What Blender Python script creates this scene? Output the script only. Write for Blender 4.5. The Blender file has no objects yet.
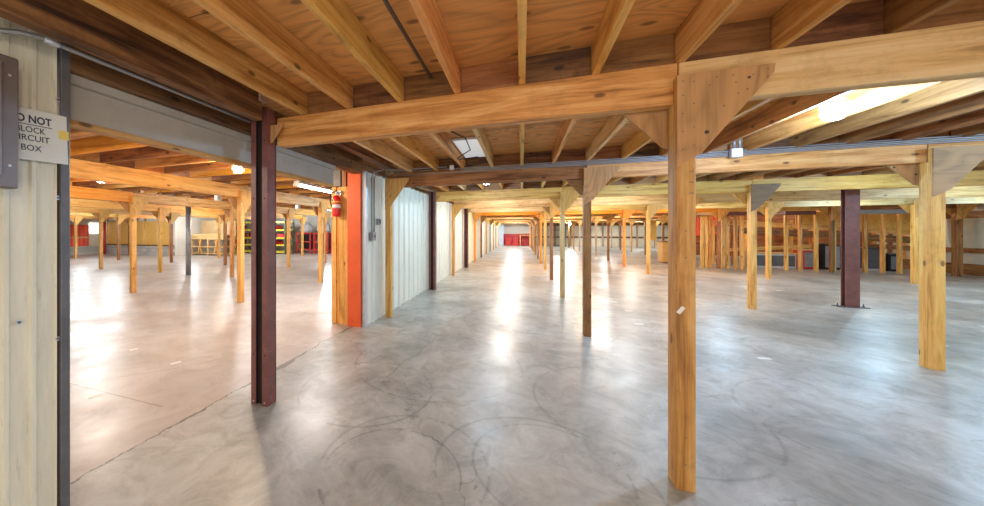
import bpy, bmesh, math, random
from mathutils import Vector, Matrix
random.seed(7)
S = bpy.context.scene
C = S.collection
PI = math.pi
# ------------------------------------------------------------------ camera, world, exposure
YAW = math.radians(19.4284)
cam_data = bpy.data.cameras.new('camera')
cam = bpy.data.objects.new('camera', cam_data); C.objects.link(cam)
cam.location = (0, 0, 1.45)
cam.rotation_euler = (PI/2, 0, YAW)
cam_data.sensor_fit = 'HORIZONTAL'; cam_data.sensor_width = 36.0
cam_data.lens = 330.0*36.0/984.0
cam_data.shift_x = (492-405.6)/984.0
cam_data.shift_y = -(253-231)/984.0
cam_data.clip_start = 0.02; cam_data.clip_end = 200
S.camera = cam
w = bpy.data.worlds.new('world'); S.world = w; w.use_nodes = True
bg = w.node_tree.nodes['Background']
bg.inputs[0].default_value = (1.0, 0.93, 0.85, 1); bg.inputs[1].default_value = 0.85
S.view_settings.view_transform = 'Standard'; S.view_settings.look = 'None'
S.view_settings.exposure = 0.84; S.view_settings.gamma = 1.0
S.view_settings.use_curve_mapping = False
COOL = (0.44, 0.74, 1.0); WHITE = (0.84, 0.95, 1.0); WARM = (1.0, 0.66, 0.34); SOFT = (1.0, 0.88, 0.74)

# ------------------------------------------------------------------ helpers
def tag(o, label=None, cat=None, group=None, kind=None):
    if label: o['label'] = label
    if cat: o['category'] = cat
    if group: o['group'] = group
    if kind: o['kind'] = kind
    return o
def empty(name, loc=(0,0,0), rz=0, label=None, cat=None, group=None):
    o = bpy.data.objects.new(name, None); C.objects.link(o)
    o.empty_display_size = 0.1
    o.location = loc; o.rotation_euler = (0,0,rz)
    return tag(o, label, cat, group)
def link(name, bm, mat, parent=None, loc=None, smooth=False, rot=None):
    me = bpy.data.meshes.new(name)
    bmesh.ops.recalc_face_normals(bm, faces=bm.faces)
    bm.to_mesh(me); bm.free()
    me.materials.append(mat)
    if smooth:
        for p in me.polygons: p.use_smooth = True
    o = bpy.data.objects.new(name, me); C.objects.link(o)
    if parent: o.parent = parent
    if loc: o.location = loc
    if rot: o.rotation_euler = rot
    return o
def bx(bm, x0, x1, y0, y1, z0, z1, bev=0.0):
    vs = [bm.verts.new(p) for p in ((x0,y0,z0),(x1,y0,z0),(x1,y1,z0),(x0,y1,z0),(x0,y0,z1),(x1,y0,z1),(x1,y1,z1),(x0,y1,z1))]
    fs = [bm.faces.new([vs[i] for i in f]) for f in ((0,3,2,1),(4,5,6,7),(0,1,5,4),(1,2,6,5),(2,3,7,6),(3,0,4,7))]
    if bev:
        es = list({e for f in fs for e in f.edges})
        bmesh.ops.bevel(bm, geom=es, offset=bev, segments=1, affect='EDGES', profile=0.5)
    return bm
def B(*a, bev=0.0):
    return bx(bmesh.new(), *a, bev=bev)
def prism(bm, pts, axis, a0, a1):
    """extrude 2-D polygon; axis 'y': pts are (x,z); axis 'x': pts are (y,z); axis 'z': pts are (x,y)"""
    def P(p, a):
        return (p[0], a, p[1]) if axis == 'y' else ((a, p[0], p[1]) if axis == 'x' else (p[0], p[1], a))
    v0 = [bm.verts.new(P(p, a0)) for p in pts]; v1 = [bm.verts.new(P(p, a1)) for p in pts]
    n = len(pts)
    bm.faces.new(v0); bm.faces.new(v1[::-1])
    for i in range(n): bm.faces.new((v0[i], v1[i], v1[(i+1)%n], v0[(i+1)%n]))
    return bm
def tube(bm, pts, r, n=10, cap=True):
    pts = [Vector(p) for p in pts]; rings = []
    for i, p in enumerate(pts):
        d = (pts[min(i+1, len(pts)-1)] - pts[max(i-1, 0)]).normalized()
        up = Vector((0,0,1)) if abs(d.z) < 0.9 else Vector((1,0,0))
        a = d.cross(up).normalized(); b = d.cross(a).normalized()
        rings.append([bm.verts.new(p + a*math.cos(2*PI*k/n)*r + b*math.sin(2*PI*k/n)*r) for k in range(n)])
    for i in range(len(rings)-1):
        for k in range(n):
            bm.faces.new((rings[i][k], rings[i][(k+1)%n], rings[i+1][(k+1)%n], rings[i+1][k]))
    if cap: bm.faces.new(rings[0][::-1]); bm.faces.new(rings[-1])
    return bm
def lathe(bm, prof, n=20, c=(0,0)):
    rings = [[bm.verts.new((c[0]+r*math.cos(2*PI*k/n), c[1]+r*math.sin(2*PI*k/n), z)) for k in range(n)] for r, z in prof]
    for i in range(len(rings)-1):
        for k in range(n):
            bm.faces.new((rings[i][k], rings[i][(k+1)%n], rings[i+1][(k+1)%n], rings[i+1][k]))
    bm.faces.new(rings[0][::-1]); bm.faces.new(rings[-1])
    return bm
def copy_tree(o, parent=None):
    c = o.copy(); C.objects.link(c)
    if parent: c.parent = parent
    for ch in list(o.children): copy_tree(ch, c)
    return c

# ------------------------------------------------------------------ materials
def newmat(name):
    m = bpy.data.materials.new(name); m.use_nodes = True
    nt = m.node_tree; return m, nt, nt.nodes['Principled BSDF']
def N(nt, t, **kw):
    n = nt.nodes.new(t)
    for k, v in kw.items():
        if k.startswith('i_'):
            n.inputs[k[2:].replace('_', ' ')].default_value = v
        else: setattr(n, k, v)
    return n
def ramp(nt, fac, stops):
    r = N(nt, 'ShaderNodeValToRGB'); e = r.color_ramp.elements
    while len(e) < len(stops): e.new(0.5)
    for el, (p, c) in zip(e, stops):
        el.position = p; el.color = c if len(c) == 4 else (*c, 1)
    nt.links.new(fac, r.inputs[0]); return r.outputs[0]
def mix(nt, fac, a, b, mode='MIX'):
    m = N(nt, 'ShaderNodeMix', data_type='RGBA', blend_type=mode)
    for s, v in ((0, fac), (6, a), (7, b)):
        if hasattr(v, 'links'): nt.links.new(v, m.inputs[s])
        else: m.inputs[s].default_value = v if s == 0 else (*v, 1)
    return m.outputs[2]
def math_(nt, op, a, b=None, c=None, clamp=False):
    m = N(nt, 'ShaderNodeMath', operation=op, use_clamp=clamp)
    for i, v in enumerate((a, b, c)):
        if v is None: continue
        if hasattr(v, 'links'): nt.links.new(v, m.inputs[i])
        else: m.inputs[i].default_value = v
    return m.outputs[0]
def coords(nt, scale=(1,1,1), rnd=True, kind='Object'):
    tc = N(nt, 'ShaderNodeTexCoord'); out = tc.outputs[kind]
    if rnd:
        oi = N(nt, 'ShaderNodeObjectInfo')
        mul = math_(nt, 'MULTIPLY', oi.outputs['Random'], 37.0)
        ad = N(nt, 'ShaderNodeVectorMath', operation='ADD')
        nt.links.new(out, ad.inputs[0]); nt.links.new(mul, ad.inputs[1]); out = ad.outputs[0]
    mp = N(nt, 'ShaderNodeMapping'); mp.inputs['Scale'].default_value = scale
    nt.links.new(out, mp.inputs[0]); return mp.outputs[0]
def wood(name, dark, mid, light, axis='Z', knots=0.5, rough=0.55, dirt=0.25, fine=1.0):
    m, nt, p = newmat(name)
    i = 'XYZ'.index(axis)
    sc = [9.0*fine]*3; sc[i] = 0.7
    ks = {0:(3.2,0.8,7.0), 1:(0.8,3.2,7.0), 2:(6.0,0.9,2.2)}[i]
    v = coords(nt, tuple(sc))
    nz = N(nt, 'ShaderNodeTexNoise', i_Scale=1.6, i_Detail=6.0, i_Roughness=0.6, i_Distortion=0.8); nt.links.new(v, nz.inputs[0])
    fs = [60.0]*3; fs[i] = 2.2
    v3 = coords(nt, tuple(fs))
    nf = N(nt, 'ShaderNodeTexNoise', i_Scale=2.0, i_Detail=4.0, i_Roughness=0.7); nt.links.new(v3, nf.inputs[0])
    f = math_(nt, 'ADD', math_(nt, 'MULTIPLY', nz.outputs[0], 0.75), math_(nt, 'MULTIPLY', nf.outputs[0], 0.25))
    col = ramp(nt, f, [(0.36, dark), (0.48, mid), (0.64, light)])
    # knots
    v0 = coords(nt, (1,1,1)); sx = N(nt, 'ShaderNodeSeparateXYZ'); nt.links.new(v0, sx.inputs[0])
    oth = [q for q in range(3) if q != i]
    cb = N(nt, 'ShaderNodeCombineXYZ')
    nt.links.new(math_(nt, 'MULTIPLY', sx.outputs[i], 1.9), cb.inputs[0])
    nt.links.new(math_(nt, 'MULTIPLY', math_(nt, 'ADD', sx.outputs[oth[0]], sx.outputs[oth[1]]), 4.2), cb.inputs[1])
    vo = N(nt, 'ShaderNodeTexVoronoi', i_Scale=1.0, voronoi_dimensions='2D'); nt.links.new(cb.outputs[0], vo.inputs[0])
    k = ramp(nt, vo.outputs['Distance'], [(0.0, (1,1,1)), (0.045, (0.9,)*3), (0.075, (0,0,0))])
    sep = N(nt, 'ShaderNodeSeparateColor'); nt.links.new(vo.outputs['Color'], sep.inputs[0])
    kk = math_(nt, 'MULTIPLY', k, math_(nt, 'LESS_THAN', sep.outputs[0], knots))
    col = mix(nt, math_(nt, 'MULTIPLY', kk, 0.85), col, tuple(c*0.3 for c in dark))
    # dirt
    v4 = coords(nt, (1.5,1.5,1.5))
    nd = N(nt, 'ShaderNodeTexNoise', i_Scale=3.0, i_Detail=8.0, i_Roughness=0.75); nt.links.new(v4, nd.inputs[0])
    dm = ramp(nt, nd.outputs[0], [(0.52, (0,0,0)), (0.72, (1,1,1))])
    col = mix(nt, math_(nt, 'MULTIPLY', dm, dirt), col, tuple(c*0.35 for c in dark))
    oi = N(nt, 'ShaderNodeObjectInfo')
    hs = N(nt, 'ShaderNodeHueSaturation'); nt.links.new(col, hs.inputs['Color'])
    nt.links.new(math_(nt, 'MULTIPLY_ADD', oi.outputs['Random'], 0.30, 0.85), hs.inputs['Value'])
    nt.links.new(math_(nt, 'MULTIPLY_ADD', oi.outputs['Random'], -0.016, 0.508), hs.inputs['Hue'])
    nt.links.new(hs.outputs[0], p.inputs['Base Color'])
    p.inputs['Roughness'].default_value = rough
    bp = N(nt, 'ShaderNodeBump', i_Strength=0.25, i_Distance=0.004); nt.links.new(f, bp.inputs['Height']); nt.links.new(bp.outputs[0], p.inputs['Normal'])
    return m
W = {}
TONES = dict(
    pine=((0.31,0.118,0.020),(0.63,0.285,0.070),(0.83,0.49,0.18)),
    gold=((0.42,0.18,0.025),(0.75,0.39,0.088),(0.87,0.55,0.17)),
    pale=((0.42,0.23,0.075),(0.74,0.45,0.18),(0.87,0.62,0.32)),
    brown=((0.11,0.040,0.011),(0.29,0.118,0.034),(0.44,0.21,0.07)),
    dark=((0.030,0.011,0.005),(0.14,0.055,0.018),(0.31,0.145,0.052)),
    amber=((0.48,0.16,0.012),(0.76,0.29,0.028),(0.87,0.42,0.06)),
    grey=((0.17,0.105,0.055),(0.37,0.25,0.15),(0.54,0.40,0.26)))
def wm(tone, axis='Z'):
    key = (tone, axis)
    if key not in W:
        d, m_, l = TONES[tone]
        W[key] = wood('wood_%s_%s' % (tone, axis.lower()), d, m_, l, axis,
                      knots={'dark':0.7,'brown':0.6}.get(tone, 0.35), dirt={'dark':0.6,'grey':0.5,'brown':0.4}.get(tone, 0.3))
    return W[key]
def plywood(name, base, axis='Y', nails=False, seams=False):
    m, nt, p = newmat(name)
    i = 'XYZ'.index(axis); sc = [3.2]*3; sc[i] = 1.0
    v = coords(nt, tuple(sc), rnd=not seams)
    nz = N(nt, 'ShaderNodeTexNoise', i_Scale=0.9, i_Detail=2.0, i_Distortion=0.6); nt.links.new(v, nz.inputs[0])
    wv = math_(nt, 'FRACT', math_(nt, 'MULTIPLY', nz.outputs[0], 11.0))
    wv = math_(nt, 'ABSOLUTE', math_(nt, 'SUBTRACT', wv, 0.5))
    fs = [70.0]*3; fs[i] = 3.0
    v3 = coords(nt, tuple(fs)); nf = N(nt, 'ShaderNodeTexNoise', i_Scale=1.0, i_Detail=4.0); nt.links.new(v3, nf.inputs[0])
    f = math_(nt, 'ADD', math_(nt, 'MULTIPLY', wv, 0.7), math_(nt, 'MULTIPLY', nf.outputs[0], 0.6))
    d = tuple(c*0.72 for c in base); l = tuple(min(1, c*1.16) for c in base)
    col = ramp(nt, f, [(0.22, d), (0.45, base), (0.7, l)])
    v2 = coords(nt, (0.9,1.9,1) if seams else (1,1,1), rnd=not seams)
    vo = N(nt, 'ShaderNodeTexVoronoi', i_Scale=1.9, voronoi_dimensions='2D' if seams else '3D'); nt.links.new(v2, vo.inputs[0])
    k = ramp(nt, vo.outputs['Distance'], [(0.0, (1,1,1)), (0.05, (0.9,)*3), (0.085, (0,0,0))])
    col = mix(nt, math_(nt, 'MULTIPLY', k, 0.8), col, tuple(c*0.22 for c in base))
    if seams:
        tc = N(nt, 'ShaderNodeTexCoord')
        br = N(nt, 'ShaderNodeTexBrick', i_Scale=1.0)
        br.inputs['Color1'].default_value = (1,1,1,1); br.inputs['Color2'].default_value = (0.82,0.82,0.82,1); br.inputs['Mortar'].default_value = (0.25,0.2,0.15,1)
        br.inputs['Mortar Size'].default_value = 0.004; br.inputs['Brick Width'].default_value = 2.58; br.inputs['Row Height'].default_value = 1.29
        nt.links.new(tc.outputs['Object'], br.inputs[0])
        col = mix(nt, 1.0, col, br.outputs[0], 'MULTIPLY')
    if nails:
        v5 = coords(nt, (1,1,1)); vn = N(nt, 'ShaderNodeTexVoronoi', i_Scale=11.0, i_Randomness=0.6); nt.links.new(v5, vn.inputs[0])
        nm = ramp(nt, vn.outputs['Distance'], [(0.0, (1,1,1)), (0.10, (1,1,1)), (0.13, (0,0,0))])
        sep = N(nt, 'ShaderNodeSeparateColor'); nt.links.new(vn.outputs['Color'], sep.inputs[0])
        col = mix(nt, math_(nt, 'MULTIPLY', nm, math_(nt, 'LESS_THAN', sep.outputs[0], 0.55)), col, (0.05,0.03,0.02))
    nt.links.new(col, p.inputs['Base Color']); p.inputs['Roughness'].default_value = 0.6
    bp = N(nt, 'ShaderNodeBump', i_Strength=0.15, i_Distance=0.003); nt.links.new(f, bp.inputs['Height']); nt.links.new(bp.outputs[0], p.inputs['Normal'])
    return m
def paint(name, col, rough=0.5, metal=0.0, var=0.15, scale=6.0, grime=(0.1,0.08,0.06), gamt=0.2, stretch=(1,1,1), bump=0.0, emit=None):
    m, nt, p = newmat(name)
    v = coords(nt, stretch)
    nz = N(nt, 'ShaderNodeTexNoise', i_Scale=scale, i_Detail=8.0, i_Roughness=0.7); nt.links.new(v, nz.inputs[0])
    c = ramp(nt, nz.outputs[0], [(0.3, tuple(x*(1-var) for x in col)), (0.7, tuple(min(1, x*(1+var)) for x in col))])
    n2 = N(nt, 'ShaderNodeTexNoise', i_Scale=scale*2.7, i_Detail=8.0, i_Roughness=0.8); nt.links.new(v, n2.inputs[0])
    g = ramp(nt, n2.outputs[0], [(0.56, (0,0,0)), (0.72, (1,1,1))])
    c = mix(nt, math_(nt, 'MULTIPLY', g, gamt), c, grime)
    nt.links.new(c, p.inputs['Base Color']); p.inputs['Roughness'].default_value = rough; p.inputs['Metallic'].default_value = metal
    if bump:
        bp = N(nt, 'ShaderNodeBump', i_Strength=bump, i_Distance=0.003); nt.links.new(nz.outputs[0], bp.inputs['Height']); nt.links.new(bp.outputs[0], p.inputs['Normal'])
    if emit:
        p.inputs['Emission Color'].default_value = (*emit[0], 1); p.inputs['Emission Strength'].default_value = emit[1]
    return m
def emission(name, col, s):
    m, nt, p = newmat(name)
    p.inputs['Base Color'].default_value = (0.9,0.9,0.9,1)
    p.inputs['Emission Color'].default_value = (*col, 1); p.inputs['Emission Strength'].default_value = s
    return m

M = {}
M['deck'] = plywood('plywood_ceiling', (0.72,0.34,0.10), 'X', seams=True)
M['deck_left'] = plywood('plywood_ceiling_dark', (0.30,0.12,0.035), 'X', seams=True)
M['gus'] = plywood('plywood_gusset', (0.50,0.265,0.10), 'Z', nails=True)
M['gus_grey'] = plywood('plywood_gusset_grey', (0.42,0.245,0.11), 'X', nails=True)
M['gus_dark'] = plywood('plywood_gusset_dark', (0.21,0.115,0.05), 'X', nails=True)
M['gus_gold'] = plywood('plywood_gusset_gold', (0.68,0.37,0.10), 'Z')
M['steel_red'] = paint('oxide_red_steel', (0.20,0.072,0.062), 0.42, 0.0, 0.3, 5, (0.42,0.30,0.27), 0.45)
M['orange'] = paint('orange_red_painted_board', (0.82,0.12,0.02), 0.45, 0, 0.1, 3, (0.45,0.05,0.01), 0.35)
M['grey_steel'] = paint('grey_steel', (0.30,0.30,0.31), 0.4, 0.3, 0.2, 4)
M['jamb'] = paint('grey_painted_jamb', (0.13,0.13,0.14), 0.5, 0.2, 0.2, 6, (0.25,0.24,0.18), 0.3)
M['box'] = paint('breaker_box_grey', (0.19,0.16,0.15), 0.4, 0.3, 0.12, 4)
M['boxin'] = paint('breaker_door_grey', (0.24,0.21,0.21), 0.35, 0.3, 0.12, 4)
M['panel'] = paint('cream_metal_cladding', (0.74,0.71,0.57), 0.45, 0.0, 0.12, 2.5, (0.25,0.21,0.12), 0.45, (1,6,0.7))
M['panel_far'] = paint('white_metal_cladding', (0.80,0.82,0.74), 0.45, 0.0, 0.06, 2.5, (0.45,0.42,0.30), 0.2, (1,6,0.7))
M['whitebeam'] = paint('dull_white_painted_steel', (0.46,0.43,0.38), 0.5, 0, 0.12, 3, (0.15,0.12,0.09), 0.25)
M['conduit'] = paint('galvanized_conduit', (0.36,0.36,0.36), 0.45, 0.5, 0.1, 10)
M['galv'] = paint('galvanized_box', (0.62,0.66,0.72), 0.4, 0.4, 0.1, 10)
M['pipe'] = paint('dark_steel_pipe', (0.16,0.15,0.14), 0.4, 0.5, 0.1, 10)
M['white'] = paint('white_plastic', (0.85,0.86,0.84), 0.4, 0, 0.05, 8)
M['cage'] = paint('wire_guard', (0.55,0.55,0.55), 0.4, 0.6, 0.05, 8)
M['black'] = paint('black_rubber', (0.015,0.015,0.015), 0.6, 0, 0.2, 8)
M['darkvoid'] = paint('black_paint_and_slot_shade', (0.02,0.012,0.012), 0.8, 0, 0.2, 8)  # near black, for black goods and the painted shade in the column slot
M['red'] = paint('red_paint', (0.62,0.03,0.025), 0.4, 0, 0.12, 3, (0.25,0.02,0.01), 0.25)
M['redlite'] = paint('bright_red_sheet', (0.85,0.10,0.05), 0.4, 0, 0.12, 2)
M['extred'] = paint('extinguisher_red', (0.66,0.02,0.02), 0.2, 0, 0.05, 3)
M['yellow'] = paint('yellow_rack_beam', (0.72,0.62,0.06), 0.45, 0, 0.1, 4)
M['upright'] = paint('rack_upright_green', (0.10,0.12,0.06), 0.5, 0, 0.1, 4)
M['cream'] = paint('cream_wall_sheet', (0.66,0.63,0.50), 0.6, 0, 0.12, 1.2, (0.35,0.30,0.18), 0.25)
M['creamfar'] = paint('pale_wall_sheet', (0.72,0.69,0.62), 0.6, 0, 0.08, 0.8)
M['redwall'] = paint('red_painted_wall', (0.55,0.02,0.035), 0.45, 0, 0.12, 1.5)
M['blue'] = paint('pale_blue_door', (0.42,0.52,0.62), 0.5, 0, 0.1, 3)
M['osb'] = paint('oriented_strand_board', (0.66,0.38,0.11), 0.65, 0, 0.28, 22, (0.33,0.16,0.04), 0.5)
M['osb_gold'] = paint('oriented_strand_board_gold', (0.78,0.45,0.10), 0.65, 0, 0.28, 22, (0.45,0.22,0.05), 0.5)
M['sign'] = paint('laminated_sign_sheet', (0.70,0.70,0.62), 0.18, 0, 0.04, 3)
M['ink'] = paint('black_ink', (0.03,0.03,0.04), 0.5, 0, 0.05, 3)
M['tapeY'] = paint('yellow_tape', (0.80,0.58,0.08), 0.4, 0, 0.05, 3)
M['paper'] = paint('white_paper', (0.85,0.83,0.80), 0.6, 0, 0.05, 3)
M['floorpaint'] = paint('white_floor_paint', (0.93,0.93,0.91), 0.5, 0, 0.05, 20, (0.4,0.38,0.35), 0.2)
M['brownroll'] = paint('brown_felt', (0.22,0.11,0.05), 0.8, 0, 0.2, 6)
M['tan'] = paint('tan_board', (0.68,0.46,0.22), 0.6, 0, 0.12, 3)
M['cloth'] = paint('grey_white_sheet', (0.60,0.60,0.60), 0.7, 0, 0.2, 3)
M['panel_light'] = emission('glowing_diffuser', (0.86,0.94,1.0), 0.2)  # weak emission put into the pale diffuser
M['globe_cool'] = emission('cool_glass_globe', (0.85,0.93,1.0), 4)
M['globe_warm'] = emission('warm_glass_globe', (1.0,0.72,0.38), 8)
M['tubeglow'] = emission('fluorescent_tube', (1.0,0.97,0.98), 14)
M['winlight'] = emission('daylit_window_glass', (0.92,0.96,1.0), 1.5)
# block wall
def blockmat():
    m, nt, p = newmat('grey_concrete_block')
    tc = N(nt, 'ShaderNodeTexCoord'); mp = N(nt, 'ShaderNodeMapping'); mp.inputs['Rotation'].default_value = (PI/2,0,0)
    nt.links.new(tc.outputs['Object'], mp.inputs[0])
    br = N(nt, 'ShaderNodeTexBrick', i_Scale=1.0); br.inputs['Brick Width'].default_value = 0.4; br.inputs['Row Height'].default_value = 0.2; br.inputs['Mortar Size'].default_value = 0.008
    br.inputs['Color1'].default_value = (0.40,0.39,0.36,1); br.inputs['Color2'].default_value = (0.52,0.50,0.47,1); br.inputs['Mortar'].default_value = (0.26,0.25,0.24,1)
    nt.links.new(mp.outputs[0], br.inputs[0]); nt.links.new(br.outputs[0], p.inputs['Base Color']); p.inputs['Roughness'].default_value = 0.8
    return m
M['block'] = blockmat()
# polished concrete floor
def floormat():
    m, nt, p = newmat('polished_concrete')
    tc = N(nt, 'ShaderNodeTexCoord'); o = tc.outputs['Object']
    def noise(scale, detail=8, rough=0.6, dist=0.0, sc=(1,1,1)):
        mp = N(nt, 'ShaderNodeMapping'); mp.inputs['Scale'].default_value = sc; nt.links.new(o, mp.inputs[0])
        n = N(nt, 'ShaderNodeTexNoise', i_Scale=scale, i_Detail=float(detail), i_Roughness=rough, i_Distortion=dist); nt.links.new(mp.outputs[0], n.inputs[0]); return n.outputs[0]
    base = ramp(nt, noise(0.55, 8, 0.65, 0.6), [(0.38, (0.30,0.32,0.315)), (0.5, (0.45,0.472,0.465)), (0.62, (0.59,0.615,0.61))])
    fine = ramp(nt, noise(3.2, 10, 0.75, 1.2), [(0.36, (0.70,0.69,0.68)), (0.5, (0.97,0.97,0.95)), (0.64, (1.15,1.15,1.15))])
    col = mix(nt, 1.0, base, fine, 'MULTIPLY')
    warm = ramp(nt, noise(0.8, 6, 0.6, 0.5), [(0.45, (0,0,0)), (0.75, (1,1,1))])
    col = mix(nt, math_(nt, 'MULTIPLY', warm, 0.3), col, (0.48,0.40,0.31))
    sp = N(nt, 'ShaderNodeSeparateXYZ'); nt.links.new(o, sp.inputs[0])
    X, Y = sp.outputs[0], sp.outputs[1]
    # pink of the warm lamps painted into the slab left of the joint
    wob = math_(nt, 'MULTIPLY_ADD', noise(2.2, 9, 0.72), 0.22, -2.55)
    side = math_(nt, 'LESS_THAN', X, wob)
    col = mix(nt, math_(nt, 'MULTIPLY', side, 0.45), col, (0.60,0.49,0.44))
    dx = math_(nt, 'ABSOLUTE', math_(nt, 'SUBTRACT', X, wob))
    wid = math_(nt, 'MULTIPLY_ADD', math_(nt, 'POWER', noise(2.2, 3, 0.5), 3.0), 0.16, -0.005)
    crack = math_(nt, 'LESS_THAN', dx, wid)
    thin = math_(nt, 'LESS_THAN', dx, 0.006)
    cr = math_(nt, 'MAXIMUM', crack, thin)
    col = mix(nt, math_(nt, 'MULTIPLY', cr, 0.72), col, (0.09,0.075,0.06))
    # saw cuts across the left slab and fine wandering cracks
    v = N(nt, 'ShaderNodeTexVoronoi', feature='DISTANCE_TO_EDGE', i_Scale=0.33)
    mv = N(nt, 'ShaderNodeMapping'); nd = noise(1.1, 4, 0.6)
    nt.links.new(o, mv.inputs[0]); ad = N(nt, 'ShaderNodeVectorMath', operation='ADD'); nt.links.new(mv.outputs[0], ad.inputs[0]); nt.links.new(nd, ad.inputs[1]); nt.links.new(ad.outputs[0], v.inputs[0])
    hair = math_(nt, 'LESS_THAN', v.outputs['Distance'], 0.0016)
    col = mix(nt, math_(nt, 'MULTIPLY', hair, 0.45), col, (0.14,0.12,0.10))
    sy = math_(nt, 'ABSOLUTE', math_(nt, 'SUBTRACT', math_(nt, 'MODULO', math_(nt, 'ADD', Y, 40.0), 5.6), 2.7))
    saw = math_(nt, 'MULTIPLY', math_(nt, 'LESS_THAN', sy, 0.005), math_(nt, 'LESS_THAN', X, -2.8))
    col = mix(nt, math_(nt, 'MULTIPLY', saw, 0.6), col, (0.15,0.12,0.10))
    # curved tyre marks
    nn = noise(2.5, 5, 0.7)
    for cx, cy, r, wd, a in ((-0.75,1.85,0.42,0.012,0.5), (-0.70,1.95,0.52,0.02,0.4), (-1.35,2.75,0.6,0.018,0.45), (0.1,2.1,0.62,0.02,0.4), (0.15,2.2,0.45,0.014,0.35), (1.55,1.9,0.5,0.016,0.35), (0.9,3.2,0.8,0.02,0.35), (-0.9,3.6,0.9,0.02,0.35), (1.0,1.55,0.35,0.012,0.4), (2.6,3.4,0.9,0.02,0.3), (0.2,5.6,1.1,0.03,0.3)):
        d = math_(nt, 'SQRT', math_(nt, 'ADD', math_(nt, 'POWER', math_(nt, 'SUBTRACT', X, cx), 2.0), math_(nt, 'POWER', math_(nt, 'SUBTRACT', Y, cy), 2.0)))
        k = math_(nt, 'SUBTRACT', 1.0, math_(nt, 'DIVIDE', math_(nt, 'ABSOLUTE', math_(nt, 'SUBTRACT', d, r)), wd), clamp=True)
        k = math_(nt, 'MULTIPLY', math_(nt, 'MULTIPLY', k, a*0.9), math_(nt, 'GREATER_THAN', nn, 0.47))
        col = mix(nt, k, col, (0.10,0.10,0.10))
    # small dark stains
    st = ramp(nt, noise(1.7, 10, 0.8), [(0.63, (0,0,0)), (0.70, (1,1,1))])
    col = mix(nt, math_(nt, 'MULTIPLY', st, 0.2), col, (0.14,0.15,0.17))
    nt.links.new(col, p.inputs['Base Color'])
    rg = ramp(nt, noise(1.3, 8, 0.7), [(0.35, (0.28,)*3), (0.65, (0.46,)*3)])
    nt.links.new(rg, p.inputs['Roughness']); p.inputs['Specular IOR Level'].default_value = 0.5
    bp = N(nt, 'ShaderNodeBump', i_Strength=0.12, i_Distance=0.01); nt.links.new(noise(3.0, 3, 0.5), bp.inputs['Height']); nt.links.new(bp.outputs[0], p.inputs['Normal'])
    return m
M['floor'] = floormat()

# ------------------------------------------------------------------ grid
ROWS = [-0.45, 2.31, 5.15, 7.97, 10.66, 13.2, 15.9, 18.5, 21.2, 23.9, 26.6, 29.3, 32.0]
ORD = ['', 'first', 'second', 'third', 'fourth', 'fifth', 'sixth', 'seventh', 'eighth', 'ninth', 'tenth', 'eleventh', 'twelfth']
R0, R1, R2, R3, R4 = 0.86, 4.05, 7.1, 10.15, 13.1
ZB, ZT, ZD = 2.176, 2.41, 2.60       # beam bottom, beam top, deck
LZB, LZT, LZD = 2.13, 2.37, 2.56     # left room
LX = [-2.3, -5.40, -8.67, -11.95, -15.2, -18.9, -22.4]

# ------------------------------------------------------------------ setting
def struct(name, bm, mat, **kw):
    o = link(name, bm, mat, **kw); o['kind'] = 'structure'; return o
struct('floor', B(-25.7,13.8,-1.2,35.2,-0.2,0), M['floor'])
struct('ceiling', B(-2.30,13.8,-1.0,35.2,ZD,ZD+0.02), M['deck'])
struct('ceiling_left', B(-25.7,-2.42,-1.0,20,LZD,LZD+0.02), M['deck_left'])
def corrugated(x, y0, y1, z0, z1, pitch=0.225, d=0.018, flat=False):
    """sheet in a plane of constant x with trapezoid ribs, thickness behind it"""
    pts = []; y = y0
    while y < y1 - 1e-6:
        for dy, dx in ((0,0), (pitch*0.62,0), (pitch*0.70,d), (pitch*0.88,d), (pitch*0.96,0)):
            if y+dy < y1: pts.append((x+dx, y+dy))
        y += pitch
    pts.append((x, y1)); pts += [(x-0.02, y1), (x-0.02, y0)]
    bm = bmesh.new(); prism(bm, pts, 'z', z0, z1); return bm
# near wall, left edge of the picture
wn = struct('wall_left_near', corrugated(-2.252, -1.0, 1.0, 0, 2.50, 0.092, 0.014), M['panel'])
struct('wall_left_back', B(-2.80,-2.36,-1.0,0.96,0,2.03), M['jamb'])
struct('trim_1', B(-2.33,-2.222,1.006,1.042,0,2.50, bev=0.003), M['jamb'])
struct('trim_8', B(-2.42,-2.335,-1.0,35.0,2.31,ZD), wm('brown','Y'))
# wall along the corridor
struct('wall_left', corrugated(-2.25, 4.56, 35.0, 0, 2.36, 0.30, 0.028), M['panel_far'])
struct('wall_left_core', B(-2.72,-2.28,4.72,35.0,0,2.36), M['jamb'])
struct('trim_2', B(-2.29,-2.225,4.50,4.56,0,2.36, bev=0.003), M['galv'])
struct('wall_right', B(13.62,13.8,-1.0,35.0,0,ZD), M['cream'])
for a, b_ in ((0.03,0.39),(0.74,0.90),(1.87,2.09)):
    struct('trim_3', B(13.57,13.615,2,34.9,a,b_), wm('brown','Y'))
struct('wall_far', B(-2.3,13.8,35.0,35.2,0,ZD), M['cream'])
struct('trim_4', B(0.9,13.6,34.95,35.0,0.78,0.95), wm('dark','X'))
struct('trim_5', B(0.9,13.6,34.95,35.0,1.95,2.6), wm('brown','X'))
struct('wall_far_red', B(-2.2,0.85,34.9,35.0,0,1.17), M['redwall'])
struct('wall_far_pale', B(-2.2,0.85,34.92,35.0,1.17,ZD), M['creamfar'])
for k in range(9):
    x = 1.6 + k*1.35
    struct('trim_6', B(x,x+0.14,34.9,35.0,0,ZD), wm('grey','Z'))
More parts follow.
